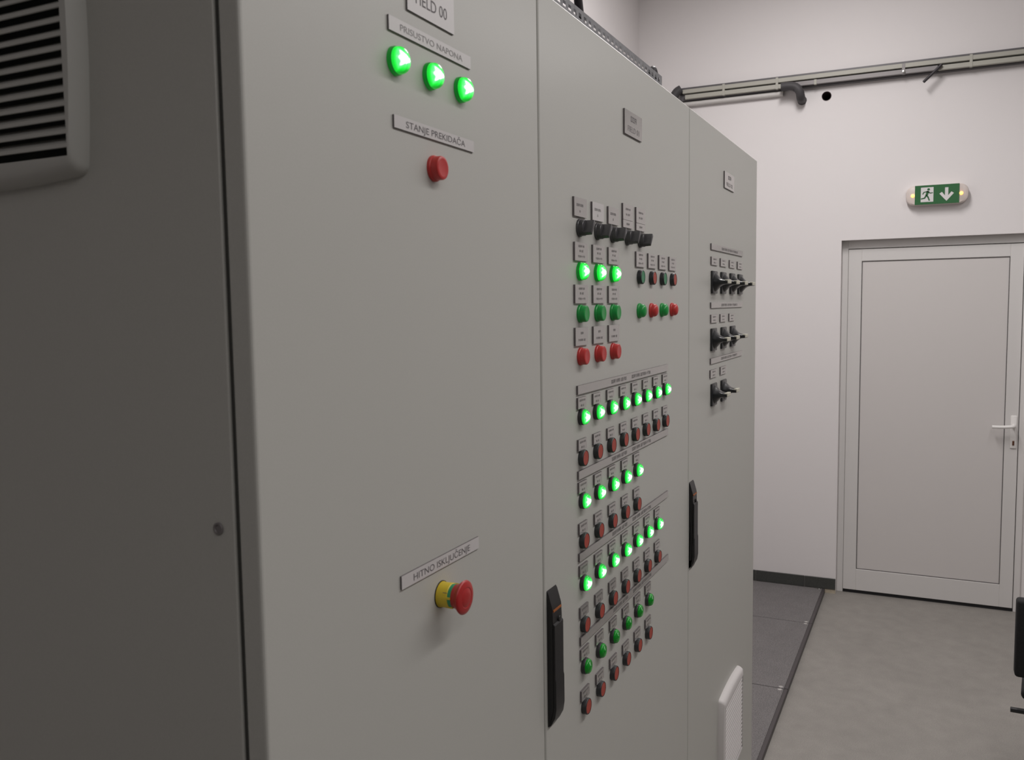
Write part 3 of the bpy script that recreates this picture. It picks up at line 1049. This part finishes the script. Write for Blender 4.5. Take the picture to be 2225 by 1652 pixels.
def bar(p, q, w):
    d = Vector((q[0] - p[0], q[1] - p[1])).normalized()
    n = Vector((-d.y, d.x)) * w / 2
    return [(p[0] + n.x, p[1] + n.y), (p[0] - n.x, p[1] - n.y), (q[0] - n.x, q[1] - n.y), (q[0] + n.x, q[1] + n.y)]


fig = [[(-0.041 + 0.0068 * math.cos(a), 0.0285 + 0.0068 * math.sin(a)) for a in [2 * math.pi * k / 14 for k in range(14)]],
       bar((-0.043, 0.020), (-0.051, -0.004), 0.0125), bar((-0.043, 0.018), (-0.064, 0.014), 0.0055), bar((-0.063, 0.015), (-0.070, 0.003), 0.0055),
       bar((-0.044, 0.017), (-0.032, 0.007), 0.0055), bar((-0.033, 0.0075), (-0.020, 0.010), 0.0055),
       bar((-0.052, -0.002), (-0.042, -0.014), 0.0075), bar((-0.043, -0.012), (-0.036, -0.032), 0.0070),
       bar((-0.052, -0.002), (-0.060, -0.018), 0.0075), bar((-0.058, -0.017), (-0.078, -0.021), 0.0065)]
obj('running_figure', poly_me('running_figure', fig, 'sign_green', -0.0476), fp)
arrow = [[(0.0390, 0.034), (0.0550, 0.034), (0.0550, -0.0085), (0.0700, 0.0110), (0.0820, 0.0020), (0.0470, -0.0380), (0.0120, 0.0020), (0.0240, 0.0110), (0.0390, -0.0085)]]
obj('arrow', poly_me('arrow', arrow, 'sign_white', -0.0474), fp)
led = lathe_bm([(0.0085, 0.0), (0.0080, 0.0030), (0.0050, 0.0058), (0, 0.0068)], 18)
bmesh.ops.rotate(led, verts=led.verts, matrix=Matrix.Rotation(-math.pi / 2, 3, 'Z'), cent=(0, 0, 0))
led_me = finish(led, 'indicator_light', 'led')
for y in (0.119, -0.118):
    obj('indicator_light', led_me, sign, (-0.0440, y, -0.001), label='small amber light at the end of the sign')

# ------------------------------------------------------------------ office chair at the right edge
ch = empty('office_chair', (3.28, -1.03, 0), 'black office chair at the right edge in front of the door', 'chair')


def rounded(name, a, b, m, bev, seg=3, parent=ch, rot=None, cent=None):
    bm = box_bm(a, b, bev, seg)
    if rot:
        bmesh.ops.rotate(bm, verts=bm.verts, matrix=Matrix.Rotation(*rot), cent=cent)
    return obj(name, finish(bm, name, m), parent)


rounded('backrest', (-0.245, -0.19, 0.553), (-0.195, 0.273, 0.797), 'chair_fabric', 0.010, 3)
_seat = rounded('seat', (-0.185, -0.21, 0.458), (0.22, 0.249, 0.494), 'chair_fabric', 0.016, 4)
for _v in _seat.data.vertices:                 # the seat narrows toward its front edge
    _v.co.y = 0.02 + (_v.co.y - 0.02) * (1.0 - 0.45 * (_v.co.x + 0.185))
obj('back_support', finish(tube_bm(smooth_path([(-0.19, 0.02, 0.62), (-0.185, 0.02, 0.50), (-0.15, 0.02, 0.425), (0.0, 0.02, 0.42)], 5), 0.016, 10), 'back_support', 'chair_plastic'), ch)
rounded('mechanism', (-0.175, -0.06, 0.400), (0.12, 0.10, 0.4580), 'chair_plastic', 0.008, 2)
obj('lever', finish(tube_bm([(-0.16, 0.05, 0.412), (-0.16, 0.20, 0.413), (-0.16, 0.274, 0.414)], 0.0085, 10), 'lever', 'chair_plastic'), ch)
obj('gas_lift', finish(tube_bm([(0.0, 0.02, 0.10), (0.0, 0.02, 0.41)], 0.024, 14), 'gas_lift', 'chair_plastic'), ch)
for k in range(5):
    a = math.radians(90 + 36 + 72 * k)
    tip = (0.23 * math.cos(a), 0.02 + 0.23 * math.sin(a), 0.075)
    l = obj('leg', finish(tube_bm([(0, 0.02, 0.115), ((tip[0]) * 0.5, 0.02 + (tip[1] - 0.02) * 0.5, 0.10), tip], 0.019, 10), 'leg', 'chair_plastic'), ch)
    wh = tube_bm([(tip[0] - 0.022 * math.sin(a), tip[1] + 0.022 * math.cos(a), 0.0285), (tip[0] + 0.022 * math.sin(a), tip[1] - 0.022 * math.cos(a), 0.0285)], 0.0275, 16)
    box_bm((tip[0] - 0.008, tip[1] - 0.008, 0.03), (tip[0] + 0.008, tip[1] + 0.008, 0.075), 0.0, 1, wh)
    obj('caster', finish(wh, 'caster', 'chair_plastic'), l)
